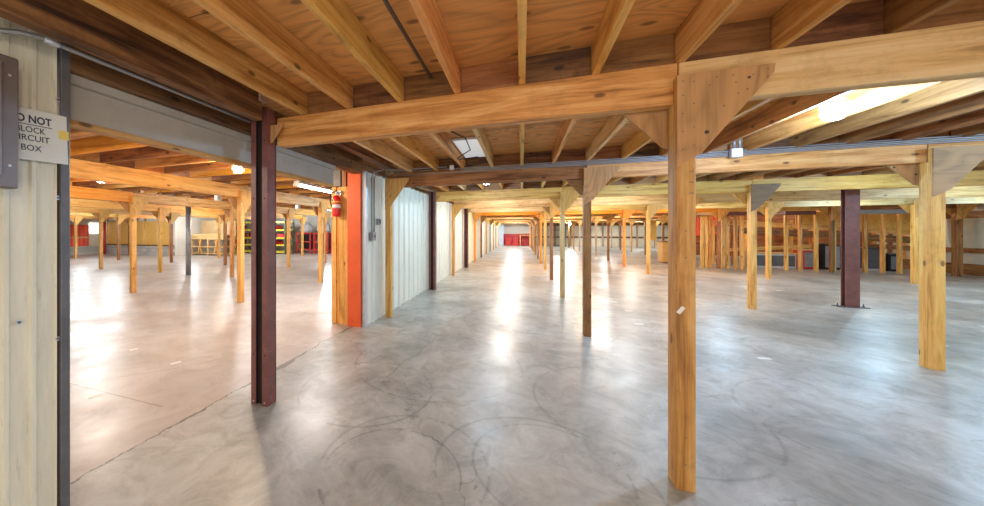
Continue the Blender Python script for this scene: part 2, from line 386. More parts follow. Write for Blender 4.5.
struct('wall_outer_left', B(-25.7,-25.5,-1.0,13.9,0,LZD), M['cream'])
struct('wall_outer_left_base', B(-25.5,-25.25,-1.0,13.6,0,0.52), M['block'])
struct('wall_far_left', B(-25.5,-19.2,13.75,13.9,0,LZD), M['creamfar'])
struct('wall_far_left_base', B(-25.25,-19.2,13.6,13.75,0,0.56), M['block'])
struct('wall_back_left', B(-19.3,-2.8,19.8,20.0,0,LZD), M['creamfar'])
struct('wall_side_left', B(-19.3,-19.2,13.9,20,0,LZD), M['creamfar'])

# ------------------------------------------------------------------ dark timbers and white beam over the wall line
o = link('timber_beam', B(-0.01,0.07,0,2.85,0,0.265,bev=0.006), wm('dark','Y'), loc=(-2.02,-0.75,2.33))
tag(o, 'dark stained knotty timber running over the cream wall at top left', 'beam')
o = link('timber_beam', B(-0.04,0.03,0,3.35,0,0.27,bev=0.004), wm('dark','Y'), loc=(-2.25,1.04,2.302))
tag(o, 'dark brown timber just above the dull white painted beam', 'beam')
t = empty('painted_beam', (-2.36,1.04,2.03), 0, 'dull white painted steel beam over the opening between cream wall and red post', 'beam')
link('web', B(-0.03,0.03,0,2.72,0.03,0.22), M['whitebeam'], t)
link('top_flange', B(-0.05,0.065,0,2.72,0.222,0.27), M['whitebeam'], t)
link('nailing_strip', B(-0.04,0.04,0,2.72,0,0.03), wm('pine','Y'), t)
o = link('timber_beam', B(-0.05,0.05,0,30.0,0,0.12,bev=0.004), wm('grey','Y'), loc=(-2.18,5.25,2.42+0.005))
tag(o, 'long grey timber plate capping the white corrugated corridor wall', 'beam')
o = link('timber_beam', B(-0.05,0.05,0,2.2,0,0.12,bev=0.004), wm('dark','Y'), loc=(-2.02,2.75,2.45))
tag(o, 'dark timber between the first two beam rows above the opening', 'beam')
o = link('timber_block', B(-0.04,0.06,0,0.08,0,0.10,bev=0.004), wm('grey','Y'), loc=(-1.99,2.06,2.475))
tag(o, 'pale wooden block wedged on top of the nearest oxide red steel column', 'block')
o = link('timber_block', B(-0.06,0.06,0,0.05,0,0.23,bev=0.004), wm('brown','X'), loc=(-2.20,2.36,2.176))
tag(o, 'short timber stub left of the nearest oxide red steel column', 'block')

# ------------------------------------------------------------------ posts
PW = 0.046
def lap_top(): return 0.14
def make_post(tone, gmat, gback, depth=0.10, flip=False, plates=(1,1), pw=PW, ztop=ZB, scale=1.0):
    """local frame: x along the beam, plates face -y"""
    t = empty('timber_post')
    link('upright', B(-pw,pw,-0.022,-0.022+depth-0.03,0,ztop,bev=0.004), wm(tone), t)
    link('lap_board', B(-pw,pw,-0.060,-0.023,0,ztop+0.135,bev=0.004), wm(tone), t)
    g = 0.0
    if plates[0]:
        bm = prism(bmesh.new(), [(-pw,ztop-0.37),(-pw,ztop+0.14),(0.37,ztop+0.14),(0.365,ztop+0.095),(pw+0.02,ztop-0.30)], 'y', -0.076, -0.0605)
        link('gusset_plate', bm, M[gmat], t)
    if plates[1]:
        bm = prism(bmesh.new(), [(pw,ztop-0.26),(pw,ztop+0.14),(-0.33,ztop+0.14),(-0.33,ztop+0.08),(-pw-0.01,ztop-0.22)], 'y', 0.0915, 0.107)
        link('gusset_plate', bm, M[gback], t)
    return t
PROTO = {}
def post(x, y, tone, gmat, gback, label, group=None, rz=0, **kw):
    key = (tone, gmat, gback, tuple(sorted(kw.items())))
    if key not in PROTO:
        t = make_post(tone, gmat, gback, **kw); PROTO[key] = t
    else: t = copy_tree(PROTO[key])
    t.location = (x, y, 0); t.rotation_euler = (0,0,rz)
    tag(t, label, 'post')
    if group: t['group'] = group
    elif 'group' in t: del t['group']
    return t
p1 = post(R0, 2.31, 'pine', 'gus', 'gus', 'nearest timber post, in the foreground right of centre with nailed plywood gusset', depth=0.102)
pl1 = [c for c in p1.children if c.name.startswith('gusset')][0]
for q, (x, z) in enumerate(((-.02,2.28),(-.02,2.2),(-.02,2.1),(-.02,2.0),(-.02,1.9),(.03,2.27),(.03,2.15),(.03,2.02),(.03,1.92),(.10,2.24),(.13,2.28),(.20,2.28),(.21,2.24),(.28,2.27),(.34,2.29),(.34,2.25),(.16,2.12),(.22,2.18))):
    link('nail_head', lathe(bmesh.new(), [(0.0035,0),(0.0035,0.0015)], 8), M['jamb'], pl1, loc=(x,-0.0765,z), rot=(PI/2,0,0))
for z in (1.78,1.72,1.66,1.45,1.30,1.12,0.95,0.8,0.55,0.3,0.15):
    for x in ((0.02,0.03) if z > 1.5 else (0.0,)):
        link('nail_head', lathe(bmesh.new(), [(0.0035,0),(0.0035,0.0015)], 8), M['jamb'], p1, loc=(x-0.04*((z*100)%3 > 1),-0.0602,z), rot=(PI/2,0,0))
tagp = link('paper_tag', B(0,0.02,0,0.002,0,0.045), M['paper'], loc=(R0-0.045,2.247,0.995), rot=(0,0.6,0))
tag(tagp, 'torn white paper tag stuck low on the nearest timber post', 'paper')
for k, tone, gm, gb in ((2,'brown','gus','gus_grey'),(3,'pale','gus_gold','gus_gold'),(4,'brown','gus_gold','gus'),(5,'gold','gus_gold','gus_gold'),(6,'amber','gus_gold','gus_gold'),(7,'grey','gus','gus'),(8,'brown','gus','gus'),(9,'pine','gus','gus'),(10,'grey','gus','gus'),(11,'brown','gus','gus'),(12,'pine','gus','gus')):
    post(R0-0.013*(k-1), ROWS[k], tone, gm, gb, '%s post along the right side of the corridor, %s from the camera' % ({'grey':'weathered','pale':'pale','brown':'brown','gold':'yellow','amber':'orange','pine':'pine'}[tone], ORD[k]))
post(R1+0.03, ROWS[2]-0.02, 'gold', 'gus_grey', 'gus', 'thick yellow timber post at the right edge with grey plywood gusset', depth=0.115, pw=0.05)
for k, tone in ((3,'gold'),(4,'pine'),(5,'gold'),(6,'amber'),(7,'brown'),(8,'grey'),(9,'brown'),(10,'grey'),(11,'pine'),(12,'brown')):
    post(R1-0.02*(k-3), ROWS[k], tone, 'gus_dark' if k == 3 else 'gus_gold', 'gus_gold', '%s post in the second line right of the corridor, standing under the %s beam row' % ({'grey':'weathered','pale':'pale','brown':'brown','gold':'yellow','amber':'orange','pine':'pine'}[tone], ORD[k]))
for k, tone in ((5,'gold'),(6,'brown'),(7,'pine'),(8,'brown'),(9,'grey'),(10,'pine'),(11,'brown'),(12,'grey')):
    post(R2, ROWS[k], tone, 'gus_gold', 'gus_gold', '%s post in the third line right of the corridor, under the %s beam row' % ({'grey':'weathered','brown':'brown','gold':'yellow','pine':'pine'}[tone], ORD[k]))
post(R3+0.02, ROWS[5]-0.03, 'gold', 'gus_gold', 'gus_gold', 'bright yellow double post left of the right edge thick post, before the stud wall', depth=0.115, pw=0.06)
for k, tone in ((6,'brown'),(9,'grey'),(10,'pine'),(11,'brown'),(12,'grey')):
    post(R3+0.1, ROWS[k], tone, 'gus_gold', 'gus_gold', '%s post in the fourth line right of the corridor, under the %s beam row' % ({'grey':'weathered','brown':'brown','gold':'yellow','pine':'pine'}[tone], ORD[k]))
post(R4+0.02, ROWS[6]-0.1, 'brown', 'gus_gold', 'gus_gold', 'brown post at the right wall beside the end of the stud wall', depth=0.14, pw=0.07)
# corridor left line: posts on the even rows, steel columns on the odd ones
for k, tone in ((2,'gold'),(4,'pine'),(6,'amber'),(7,'brown'),(8,'pine'),(9,'grey'),(10,'pine'),(11,'brown'),(12,'pine')):
    post(-2.11, ROWS[k], tone, 'gus_gold', 'gus', '%s post against the white corrugated corridor wall, under the %s beam row' % ({'grey':'weathered','brown':'brown','gold':'yellow','amber':'orange','pine':'pine'}[tone], ORD[k]), plates=(1,0))
def steel_post(y, h, label, gus=True):
    t = empty('steel_column', (-2.060 if y < 3 else -2.09, y+0.012, 0), 0, label, 'column')
    bm = bmesh.new()     # lipped channel, open slot to the camera
    bx(bm,-0.084,-0.076,-0.05,0.048,0,h); bx(bm,0.076,0.084,-0.05,0.048,0,h); bx(bm,-0.084,0.084,0.040,0.048,0,h)
    bx(bm,-0.084,-0.034,-0.056,-0.050,0,h); bx(bm,0.030,0.084,-0.056,-0.050,0,h)
    link('shell', bm, M['steel_red'], t)
    link('slot_shade', B(-0.075,0.075,-0.030,0.039,0.0,h), M['darkvoid'], t)  # near-black block fills the open slot as its painted shade
    if y < 3:
        for x in (-0.058, 0.056):
            for z in (0.03, 0.42, 1.72, 2.2):
                bm = lathe(bmesh.new(), [(0.006,0),(0.006,0.003)], 10)
                link('bolt', bm, M['darkvoid'] if z > 0.1 else M['galv'], t, loc=(x,-0.056,z), rot=(PI/2,0,0))
    if gus:
        bm = prism(bmesh.new(), [(0.08,2.18),(0.08,2.33),(0.20,2.33),(0.17,2.28)], 'y', -0.0, 0.02)
        link('gusset_plate', bm, M['gus'], t, loc=(0,-0.02,0))
    return t
steel_post(2.225, 2.47, 'nearest oxide red steel column with open slot, standing in the wall opening')
for k in (3,5):
    steel_post(ROWS[k]-0.04, 2.42, 'oxide red steel column at the corridor wall under the %s beam row' % ORD[k])
# tall freestanding steel column, right
t = empty('steel_column', (5.90, 8.75, 0), 0, 'tall plum red steel column with bolted foot plate in the open right floor', 'column')
bm = bmesh.new(); bx(bm,-0.10,0.10,-0.05,-0.04,0.012,2.59); bx(bm,-0.10,0.10,0.04,0.05,0.012,2.59); bx(bm,-0.004,0.004,-0.04,0.04,0.012,2.59)
link('shaft', bm, M['steel_red'], t)
link('base_plate', B(-0.21,0.21,-0.09,0.09,0,0.012), M['jamb'], t)
for x in (-0.18, 0.18):
    bm = lathe(bmesh.new(), [(0.016,0.012),(0.016,0.03),(0.008,0.03),(0.008,0.07)], 8)
    link('anchor_bolt', bm, M['jamb'], t, loc=(x,0,0))
t = empty('steel_column', (-10.40, 7.90, 0), 0, 'slim grey steel column with small foot plate among the left room posts', 'column')
link('shaft', tube(bmesh.new(), [(0,0,0.01),(0,0,2.34)], 0.078, 14), M['grey_steel'], t, smooth=True)
link('base_plate', B(-0.13,0.13,-0.13,0.13,0,0.01), M['grey_steel'], t)

# left room posts: beams run in depth there, plates sit on the right-hand face
def lpost(x, y, tone, label='', **kw):
    return post(x, y, tone, 'gus_gold', 'gus', label, rz=PI/2, ztop=LZB, **kw)
TN = {'grey':'weathered','brown':'brown','gold':'yellow','pine':'pine','pale':'pale','amber':'orange'}
for i, ks in ((1,((1,'gold'),(2,'gold'),(3,'gold'),(4,'pine'),(5,'pine'))), (2,((1,'gold'),(2,'gold'),(3,'pine'),(4,'gold'),(5,'pine'),(6,'pine'))),
              (3,((2,'pine'),(3,'gold'),(4,'brown'),(5,'pine'),(6,'gold'))), (4,((2,'pine'),(3,'pine'),(4,'brown'),(5,'pine'),(6,'pine'))),
              (5,((3,'gold'),(4,'brown'),(5,'pine'))), (6,((4,'pine'),(5,'brown')))):
    for k, tone in ks:
        lpost(LX[i], ROWS[k]+0.06, tone, plates=((0,0) if k == 1 else (1,1)), label= '%s left room post, %s line out from the dull white beam, %s in depth' % (TN[tone], ORD[i], ORD[k]))

# ------------------------------------------------------------------ beams
BM = {}
def beam_x(x0, x1, y, tone, label, zb=ZB, zt=ZT, blocks=False, th=0.09, dy=0.0):
    t = empty('timber_beam', (x0, y, zb), 0, label, 'beam')
    L = x1-x0
    link('timber', B(0.003,L-0.003,-0.020+dy,-0.020+dy+th,0,zt-zb,bev=0.004), wm(tone,'X'), t)
    if blocks:
        for j in range(-5, 40):
            jx = j*0.4267
            a, b_ = jx+0.024, jx+0.4267-0.024
            if a > x0 and b_ < x1:
                link('blocking', B(a-x0,b_-x0,0.010,0.048,zt-zb+0.001,ZD-zb-0.002), wm(('dark','brown','brown')[j%3],'X'), t)
    return t
BAYS = [(-2.10,R0-0.02,'across the corridor'), (R0-0.02,R1,'in the first bay right of the corridor'), (R1,R2,'in the second bay right of the corridor'), (R2,R3,'in the third bay right of the corridor'), (R3,13.56,'in the last bay before the right wall')]
btone = {1:['pine','pale','pale','pale','pale'], 2:['brown','pine','gold','gold','gold'], 3:['gold','gold','gold','gold','gold'], 4:['pale','pale','pale','pale','pine'], 5:['pale','gold','gold','pale','pale'], 6:['amber','amber','amber','gold','brown']}  # orange glow of the warm lamps put into the sixth row's wood tone
for k in range(1, 13):
    for b, (x0, x1, where) in enumerate(BAYS):
        if (k == 1 and b > 1) or (k == 2 and b > 2) or (k > 7 and b > 3): continue
        tone = btone.get(k, ['pine','gold','pine','pale','pine'])[b]
        x0_ = x0 if not (k == 1 and b == 0) else -1.975
        beam_x(x0_, x1, ROWS[k], tone, '%s overhead beam on the %s post row, %s' % ({'pine':'pine','pale':'pale','brown':'brown','gold':'golden','amber':'orange'}[tone], ORD[k], where.replace('in the','the')), blocks=(k <= 3))
o = link('timber_beam', B(0,1.0,-0.02,0.07,0,0.234,bev=0.004), wm('pale','X'), loc=(R0-0.02+3.2, ROWS[1], ZB))
tag(o, 'pale end of the nearest overhead beam leaving the picture at right', 'beam')
# left room beams along Y
for i, k0, k1 in ((1,0,6),(2,1,6),(3,1,6),(4,2,6),(5,2,5),(6,3,5)):
    for k in range(k0, k1):
        y0, y1 = ROWS[k]+0.06, min(ROWS[k+1]+0.06, 13.5 if i > 4 else 99)
        tone = ('gold','pale','gold','amber','pine','gold')[(i+k)%6] if i > 1 else ('gold','gold','pale','gold','gold','gold')[k]
        bm = B(-0.070,0.020,y0-y0+0.003,y1-y0-0.003,0,LZT-LZB,bev=0.004)
        o = link('timber_beam', bm, wm(tone,'Y'), loc=(LX[i], y0, LZB))
        tag(o, '%s left room beam running in depth on the %s post line, %s span' % ({'pine':'pine','pale':'pale','gold':'golden','amber':'orange'}[tone], ORD[i], ORD[k+1]), 'beam')

# ------------------------------------------------------------------ joists
def joist_y(j, k, label, group=None, tone='pine'):
    jx = j*0.4267
    y0, y1 = ROWS[k], ROWS[k+1]
    key = ('jy', k, tone)
    L = y1-y0-0.02 if k else y1-y0+0.02
    if key not in BM:
        o = link('ceiling_joist', B(-0.02,0.02,0.0,L,0,ZD-ZT-0.003,bev=0.003), wm(tone,'Y')); BM[key] = o
    else: o = BM[key].copy(); C.objects.link(o)
    o.location = (jx, y0+(0.045 if k else 0.0), ZT+0.001)
    tag(o, label, 'joist')
    if group: o['group'] = group
    return o
nm = {-4:'leftmost joist overhead, beside the dark knotty timber',-3:'second joist from the left overhead in the nearest bay',-2:'third joist from the left overhead, left of the thin steel pipe',-1:'scuffed joist just right of the thin steel pipe in the nearest bay',0:'narrow looking joist seen end on, straight above the corridor end',1:'joist with torn edge overhead, right of the one seen end on',2:'joist overhead meeting the first beam above the nearest post',3:'joist overhead in the nearest bay, first right of the nearest post',4:'joist overhead in the nearest bay, second right of the nearest post',5:'joist overhead in the nearest bay, third right of the nearest post'}
tl = ['pine','pine','gold','pine','gold','gold','pine','pine','brown','brown']
for j in range(-4, 9):
    joist_y(j, 0, nm.get(j, 'joist high at the top right corner of the nearest bay'), tone=tl[(j+4)%10], group=None if j in nm else 'joists at the top right corner')
n = 13
for k, jmax in ((1,16),(2,20),(3,25),(4,31),(5,31),(6,31)):
    for j in range(-4, jmax):
        zone = 'above the corridor' if j < 2 else ('first bay right of the corridor' if j < 9 else 'far right')
        tone = ('pine','gold','pale')[(j*5+k)%3] if k > 2 or j < 4 else ('pine' if j in (4,6) else 'brown')
        lab = 'ceiling joist, %s, between the %s and %s beam rows' % (zone, ORD[k], ORD[k+1])
        joist_y(j, k, lab, lab.replace('ceiling joist, ', 'joists '), tone)
bm = bmesh.new()
for k in range(7, 12):
    for j in range(-4, 31): bx(bm, j*0.4267-0.02, j*0.4267+0.02, ROWS[k]+0.05, ROWS[k+1]+0.02, ZT+0.001, ZD-0.003)
o = link('ceiling_joists', bm, wm('pine','Y')); tag(o, 'far ceiling joists beyond the seventh beam row', 'joists', kind='stuff')
for i in range(0, 5):
    x1, x0 = (LX[i]-0.1 if i == 0 else LX[i]), LX[i+1]
    for q in range(27 if i < 2 else 20):
        y = 1.15 + q*0.4267 + (0 if i < 2 else 2.5)
        if y > 13.6: continue
        tone = ('brown','pine','brown','amber')[(q+i)%4]
        key = ('jx', i, tone)
        if key not in BM:
            o = link('ceiling_joist', B(0.005,x1-x0-0.005,-0.02,0.02,0,LZD-LZT-0.003,bev=0.003), wm(tone,'X')); BM[key] = o
        else: o = BM[key].copy(); C.objects.link(o)
        o.location = (x0, y + (0.042 if i%2 else 0), LZT+0.001)
        lab = 'crosswise ceiling joist in the left room, %s span left of the dull white beam' % ORD[i+1]
        tag(o, lab, 'joist', 'crosswise joists of the %s left span' % ORD[i+1])

# ------------------------------------------------------------------ wall end: red board, timber, extinguisher
o = link('painted_board', B(-2.515,-2.292,4.455,4.498,0,2.46,bev=0.004), M['orange']); tag(o, 'orange red painted board standing at the end of the corridor wall', 'board')
t = empty('timber_post', (-2.67,4.56,0), 0, 'built up golden timber post left of the orange red board, carrying the fire extinguisher', 'post')
for a, b_, tn in ((-0.16,-0.075,'gold'),(-0.073,-0.03,'amber'),(-0.028,0.150,'gold')):
    link('board', B(a,b_,-0.045 if tn == 'gold' else -0.03,0.10,0,2.14,bev=0.005), wm(tn), t)
link('board', B(0.02,0.10,-0.045,0.05,2.142,2.44,bev=0.005), wm('brown'), t)
o = link('steel_bracket', B(-2.80,-2.66,4.50,4.62,2.145,2.50,bev=0.004), M['jamb']); tag(o, 'grey steel bracket above the built up post with the extinguisher', 'bracket')
t = empty('fire_extinguisher', (-2.70,4.445,1.67), 0, 'red fire extinguisher with white label hung on the golden built up post', 'fire extinguisher')
link('cylinder', lathe(bmesh.new(), [(0.02,0.0),(0.055,0.005),(0.062,0.03),(0.062,0.27),(0.055,0.305),(0.03,0.325),(0.018,0.33)], 24), M['extred'], t, smooth=True)
link('label_sheet', lathe(bmesh.new(), [(0.0632,0.13),(0.0632,0.19)], 24), M['paper'], t, smooth=True)
link('label_sheet', lathe(bmesh.new(), [(0.0632,0.215),(0.0632,0.235)], 24), M['tapeY'], t, smooth=True)
link('valve', lathe(bmesh.new(), [(0.016,0.33),(0.016,0.36),(0.024,0.362),(0.024,0.38)], 12), M['galv'], t)
bm = bmesh.new(); bx(bm,-0.012,0.012,-0.07,0.03,0.382,0.392); bx(bm,-0.012,0.012,-0.06,0.02,0.405,0.413)
link('handle', bm, M['black'], t)
link('hose', tube(bmesh.new(), [(-0.02,0,0.37),(-0.07,-0.01,0.375),(-0.10,-0.01,0.33),(-0.105,-0.01,0.25),(-0.085,-0.01,0.18),(-0.07,-0.01,0.15)], 0.010, 8), M['black'], t, smooth=True)
link('wall_hook', B(-0.01,0.06,0.03,0.0698,0.34,0.40), M['galv'], t)

# ------------------------------------------------------------------ conduits, boxes
def pipe(name, pts, r, mat, label, cat='conduit'):
    o = link(name, tube(bmesh.new(), pts, r, 10), mat, smooth=True); return tag(o, label, cat)
pipe('conduit', [(-2.20,0.4,2.31),(-2.17,0.76,2.325),(-2.14,0.82,2.345),(-2.115,0.88,2.352),(-2.10,0.96,2.345),(-2.10,2.12,2.345)], 0.012, M['conduit'], 'grey metal conduit sloping along the top of the cream wall')
t = link('conduit_coupling', tube(bmesh.new(), [(-2.111,0.895,2.3505),(-2.101,0.945,2.3465)], 0.017, 10), M['galv'], smooth=True); tag(t, 'small coupling on the conduit at the top left', 'coupling')
pipe('steel_pipe', [(-0.613,-0.6,2.545),(-0.613,2.28,2.545)], 0.011, M['pipe'], 'thin dark steel pipe under the plywood in the nearest bay', 'pipe')
for q, (z, y) in enumerate(((2.420,5.085),(2.402,5.10),(2.384,5.10),(2.366,5.10))):
    bow = [(-0.9 if q in (1,2) else -2.0, y, z)] + [(x, y-0.004*((x*7)%2), z-0.008*math.sin(x*1.3)) for x in [i*0.6-0.3 for i in range(1, 12)]]
    pipe('conduit', bow, 0.007, M['conduit'], '%s of four parallel metal conduits strapped along the second overhead beam' % ['topmost','second from the top','third from the top','lowest'][q])
def jbox(x, y, z, label, s=0.05, cables=True):
    t = empty('junction_box', (x,y,z), 0, label, 'electrical box')
    link('body', B(-s,s,-0.05,0.0,-s,s,bev=0.005), M['galv'], t)
    link('cover', B(-s*0.9,s*0.9,-0.056,-0.0505,-s*0.9,s*0.9,bev=0.002), M['white'], t)
    return t
jbox(2.42, 5.075, 2.385, 'white square junction box on the conduits right of the nearest post', 0.055)
pipe('conduit', [(2.40,5.04,2.445),(2.40,5.04,2.59)], 0.014, M['conduit'], 'short conduit stub rising from the junction box right of the nearest post')
pipe('conduit', [(2.45,5.04,2.445),(2.45,5.04,2.59)], 0.014, M['conduit'], 'second conduit stub, right one of the pair above the junction box')
jbox(-1.02, 5.07, 2.43, 'small junction box where the cable meets the second beam left of the pale fixture', 0.035)
# wall conduits at the wall end
pipe('conduit', [(-2.205,4.66,1.435),(-2.205,4.66,2.28),(-2.19,4.7,2.36),(-2.10,4.9,2.44),(-1.9,5.05,2.45),(-1.1,5.06,2.45)], 0.010, M['conduit'], 'bent metal conduit rising beside the orange red board and over to the second beam')
pipe('conduit', [(-2.205,4.76,1.435),(-2.205,4.76,2.30),(-2.18,4.85,2.37)], 0.010, M['conduit'], 'second thinner conduit on the white wall beside the orange red board')
t = empty('switch_box', (-2.205,4.71,1.36), 0, 'grey metal switch box on the white wall beside the orange red board', 'electrical box')
link('body', B(-0.03,0.03,-0.06,0.06,-0.06,0.07,bev=0.004), M['grey_steel'], t); link('toggle', B(0.03,0.04,-0.01,0.01,-0.01,0.02), M['black'], t)
t = empty('switch_box', (-2.205,4.94,1.60), 0, 'small outlet box on the white wall right of the larger switch box', 'electrical box')
link('body', B(-0.03,0.02,-0.035,0.035,-0.05,0.05,bev=0.004), M['grey_steel'], t); link('socket', B(0.02,0.024,-0.02,0.02,-0.03,0.03), M['black'], t)

# breaker box and sign
t = empty('breaker_box', (-2.215,0.30,1.640), 0, 'grey electrical breaker box on the cream wall at the left edge', 'breaker box')
link('cabinet', B(0,0.075,0,0.525,0,0.585,bev=0.006), M['box'], t)
d = link('door', B(0.0755,0.088,0.03,0.47,0.05,0.55,bev=0.004), M['boxin'], t)
link('door_panel', B(0.0885,0.094,0.10,0.40,0.12,0.48,bev=0.002), M['box'], d)
link('latch', B(0.0885,0.10,0.43,0.45,0.26,0.32), M['galv'], d)
for z in (0.10,0.5):
    link('screw', lathe(bmesh.new(), [(0.006,0),(0.005,0.003)], 8), M['galv'], t, loc=(0.0755,0.495,z), rot=(0,PI/2,0))
# screws on the cream wall
for y, z, w_ in ((1.0,2.12,'above the sign'),(1.0,1.62,'just below the sign'),(1.0,0.9,'near mid height by the jamb'),(0.86,1.02,'beside the left edge of the picture')):
    s_ = empty('wall_screw', (-2.238,y,z), 0, 'dark screw head in the cream wall %s' % w_, 'screw')
    link('washer', lathe(bmesh.new(), [(0.011,0),(0.011,0.003)], 14), M['galv'], s_, rot=(0,PI/2,0))
    link('head', lathe(bmesh.new(), [(0.006,0.003),(0.006,0.009)], 6), M['jamb'], s_, rot=(0,PI/2,0))
sg = empty('warning_sign', (-2.222,0.757,1.785), 0, 'laminated paper sign reading DO NOT BLOCK CIRCUIT BOX beside the breaker box', 'sign')
sheet = link('sheet', B(0.001,0.003,0,0.275,0,0.245), M['sign'], sg)
def text(s, size, width, y, z, mat, parent, bold=0.0, rotz=PI/2, x=0.0036):
    cu = bpy.data.curves.new('t', 'FONT'); cu.body = s; cu.size = size; cu.align_x = 'CENTER'; cu.extrude = 0.0004; cu.offset = bold; cu.resolution_u = 3
    tmp = bpy.data.objects.new('t', cu); C.objects.link(tmp); bpy.context.view_layer.update()
    me = bpy.data.meshes.new_from_object(tmp.evaluated_get(bpy.context.evaluated_depsgraph_get()))
    C.objects.unlink(tmp); bpy.data.objects.remove(tmp)
    xs = [v.co.x for v in me.vertices]; f = width/(max(xs)-min(xs))
    for v in me.vertices: v.co.x *= f
    me.materials.clear(); me.materials.append(mat)
    o = bpy.data.objects.new('lettering', me); C.objects.link(o); o.parent = parent
    o.location = (x, y, z); o.rotation_euler = (PI/2,0,rotz); return o
text('DO NOT', 0.050, 0.150, 0.140, 0.180, M['ink'], sheet, bold=0.0014)
link('underline', B(0.0033,0.0038,0.062,0.218,0.168,0.1715), M['ink'], sheet)
text('BLOCK', 0.040, 0.102, 0.140, 0.133, M['ink'], sheet, bold=0.0003)
text('CIRCUIT', 0.040, 0.132, 0.140, 0.093, M['ink'], sheet, bold=0.0003)
text('BOX', 0.040, 0.070, 0.140, 0.046, M['ink'], sheet, bold=0.0003)
link('yellow_tape', B(0.0035,0.005,0.243,0.281,0.125,0.170), M['tapeY'], sg)
sg.rotation_euler = (0.03,0,0)

# ------------------------------------------------------------------ lights
def lamp_light(t, z, col, power, r=0.05, x=0, y=0):
    l = bpy.data.lights.new('bulb', 'POINT'); l.energy = power*0.40*(1.0 if t.location.y < 8 else (1.5 if t.location.y < 13 else 2.1)); l.color = col; l.shadow_soft_size = r
    o = bpy.data.objects.new('bulb', l); C.objects.link(o); o.parent = t; o.location = (x,y,z); return o
LP = {}
def caged_light(x, y, zt, warm, power, label, col=None, group=None):
    """jar light under a square box; zt is the underside it hangs from"""
    if warm not in LP:
        t = empty('caged_light', (x,y,zt))
        link('mounting_box', B(-0.05,0.05,-0.05,0.05,-0.05,0,bev=0.004), M['galv'], t)
        link('collar', lathe(bmesh.new(), [(0.05,-0.051),(0.05,-0.085),(0.058,-0.09),(0.058,-0.10)][::-1], 18), M['galv'], t, smooth=True)
        link('globe', lathe(bmesh.new(), [(0.050,-0.101),(0.056,-0.13),(0.056,-0.19),(0.045,-0.225),(0.02,-0.238)][::-1], 20), M['globe_warm' if warm else 'globe_cool'], t, smooth=True)
        bm = bmesh.new()
        for q in range(8):
            a = 2*PI*q/8; c_, s_ = math.cos(a), math.sin(a)
            tube(bm, [(0.060*c_,0.060*s_,-0.095),(0.074*c_,0.074*s_,-0.13),(0.074*c_,0.074*s_,-0.215),(0.05*c_,0.05*s_,-0.25)], 0.0028, 6)
        for z, r in ((-0.14,0.075),(-0.20,0.075),(-0.25,0.05)):
            tube(bm, [(r*math.cos(2*PI*q/20), r*math.sin(2*PI*q/20), z) for q in range(21)], 0.0028, 6)
        link('wire_guard', bm, M['cage'], t)
        LP[warm] = t
    else:
        t = copy_tree(LP[warm]); t.location = (x,y,zt)
    for c_ in [c for c in t.children if c.type == 'LIGHT']: C.objects.unlink(c_); bpy.data.objects.remove(c_)
    lamp_light(t, -0.30, col or (WARM if warm else COOL), power)
    tag(t, label, 'light')
    if group: t['group'] = group
    return t
caged_light(2.36, 3.64, ZD, False, 170, 'glowing cool white caged jar light between joists, right of the nearest post', col=(0.40,0.64,1.0))
caged_light(-3.56, 3.40, 2.48, True, 110, 'bright warm caged light left of the nearest oxide red column', col=(1.0,0.74,0.48))
def zone_of(x):
    return 'above the corridor' if x < R0 else ('in the first bay right of the corridor' if x < R1 else ('in the second bay right of the corridor' if x < R2 else ('in the third bay right of the corridor' if x < R3 else 'in the last bay before the right wall')))
def row_of(y):
    k = max([q for q in range(len(ROWS)) if ROWS[q] < y] or [0])
    return 'unseen before the first beam row' if k == 0 else 'beyond the %s beam row' % ORD[k]
rest = [(-0.64,6.5,0,80,COOL),(2.35,6.6,0,80,COOL),(5.3,3.7,0,130,COOL),(5.3,6.6,0,120,COOL),(0.35,-0.35,0,38,SOFT),(8.75,5.4,0,130,COOL),(8.75,9.4,0,90,COOL),(11.9,9.4,0,90,COOL),  # the soft lamp behind the camera is added to brighten the near wall
        (-0.64,9.3,0,62,WHITE),(2.35,9.3,0,80,WHITE),(5.3,11.9,0,80,COOL),(-0.64,12.0,0,60,WHITE),(2.35,12.0,0,80,WHITE),(8.75,12.2,0,80,COOL),(11.7,12.2,0,80,COOL),
        (-0.64,14.5,1,70,WARM),(2.35,14.5,1,80,WARM),(5.3,14.4,1,70,WARM),(-0.64,19.9,0,90,WHITE),(2.35,19.9,0,90,WHITE),(5.3,19.9,0,80,SOFT),(8.75,17.2,1,28,SOFT),(11.6,17.2,1,28,SOFT),
        (-0.64,25.3,0,110,WHITE),(2.35,25.3,0,100,WHITE),(5.3,25.3,0,100,WHITE),(-0.64,30.7,0,230,WHITE),(3.9,31.6,0,240,WHITE),(9.1,30.7,0,200,WHITE),(9.0,24,0,90,WHITE)]
for x, y, wm_, pw, col in rest:
    jx = (math.floor(x/0.4267)+0.5)*0.4267
    caged_light(jx, y, ZD, bool(wm_), pw, 'caged light %s, %s' % (zone_of(x), row_of(y)), col=col)
restL = [(-7.0,3.6,1,75,SOFT),(-7.0,6.9,0,75,WHITE),(-3.9,8.9,0,70,WHITE),(-10.3,5.2,0,80,WHITE),(-10.3,9.4,1,80,SOFT),(-13.6,6.5,0,80,WHITE),(-13.6,12.2,0,90,WHITE),(-17,9.3,0,110,WHITE),(-7.0,12.0,0,80,WHITE),(-20.7,10,0,100,WHITE),(-20.5,6,0,80,WHITE),(-17.4,13.3,0,70,WHITE),(-10.0,15.5,0,90,WHITE),(-15.0,16.2,0,70,WHITE),(-3.9,0.6,1,40,SOFT),(-6.5,16.5,0,60,WHITE)]
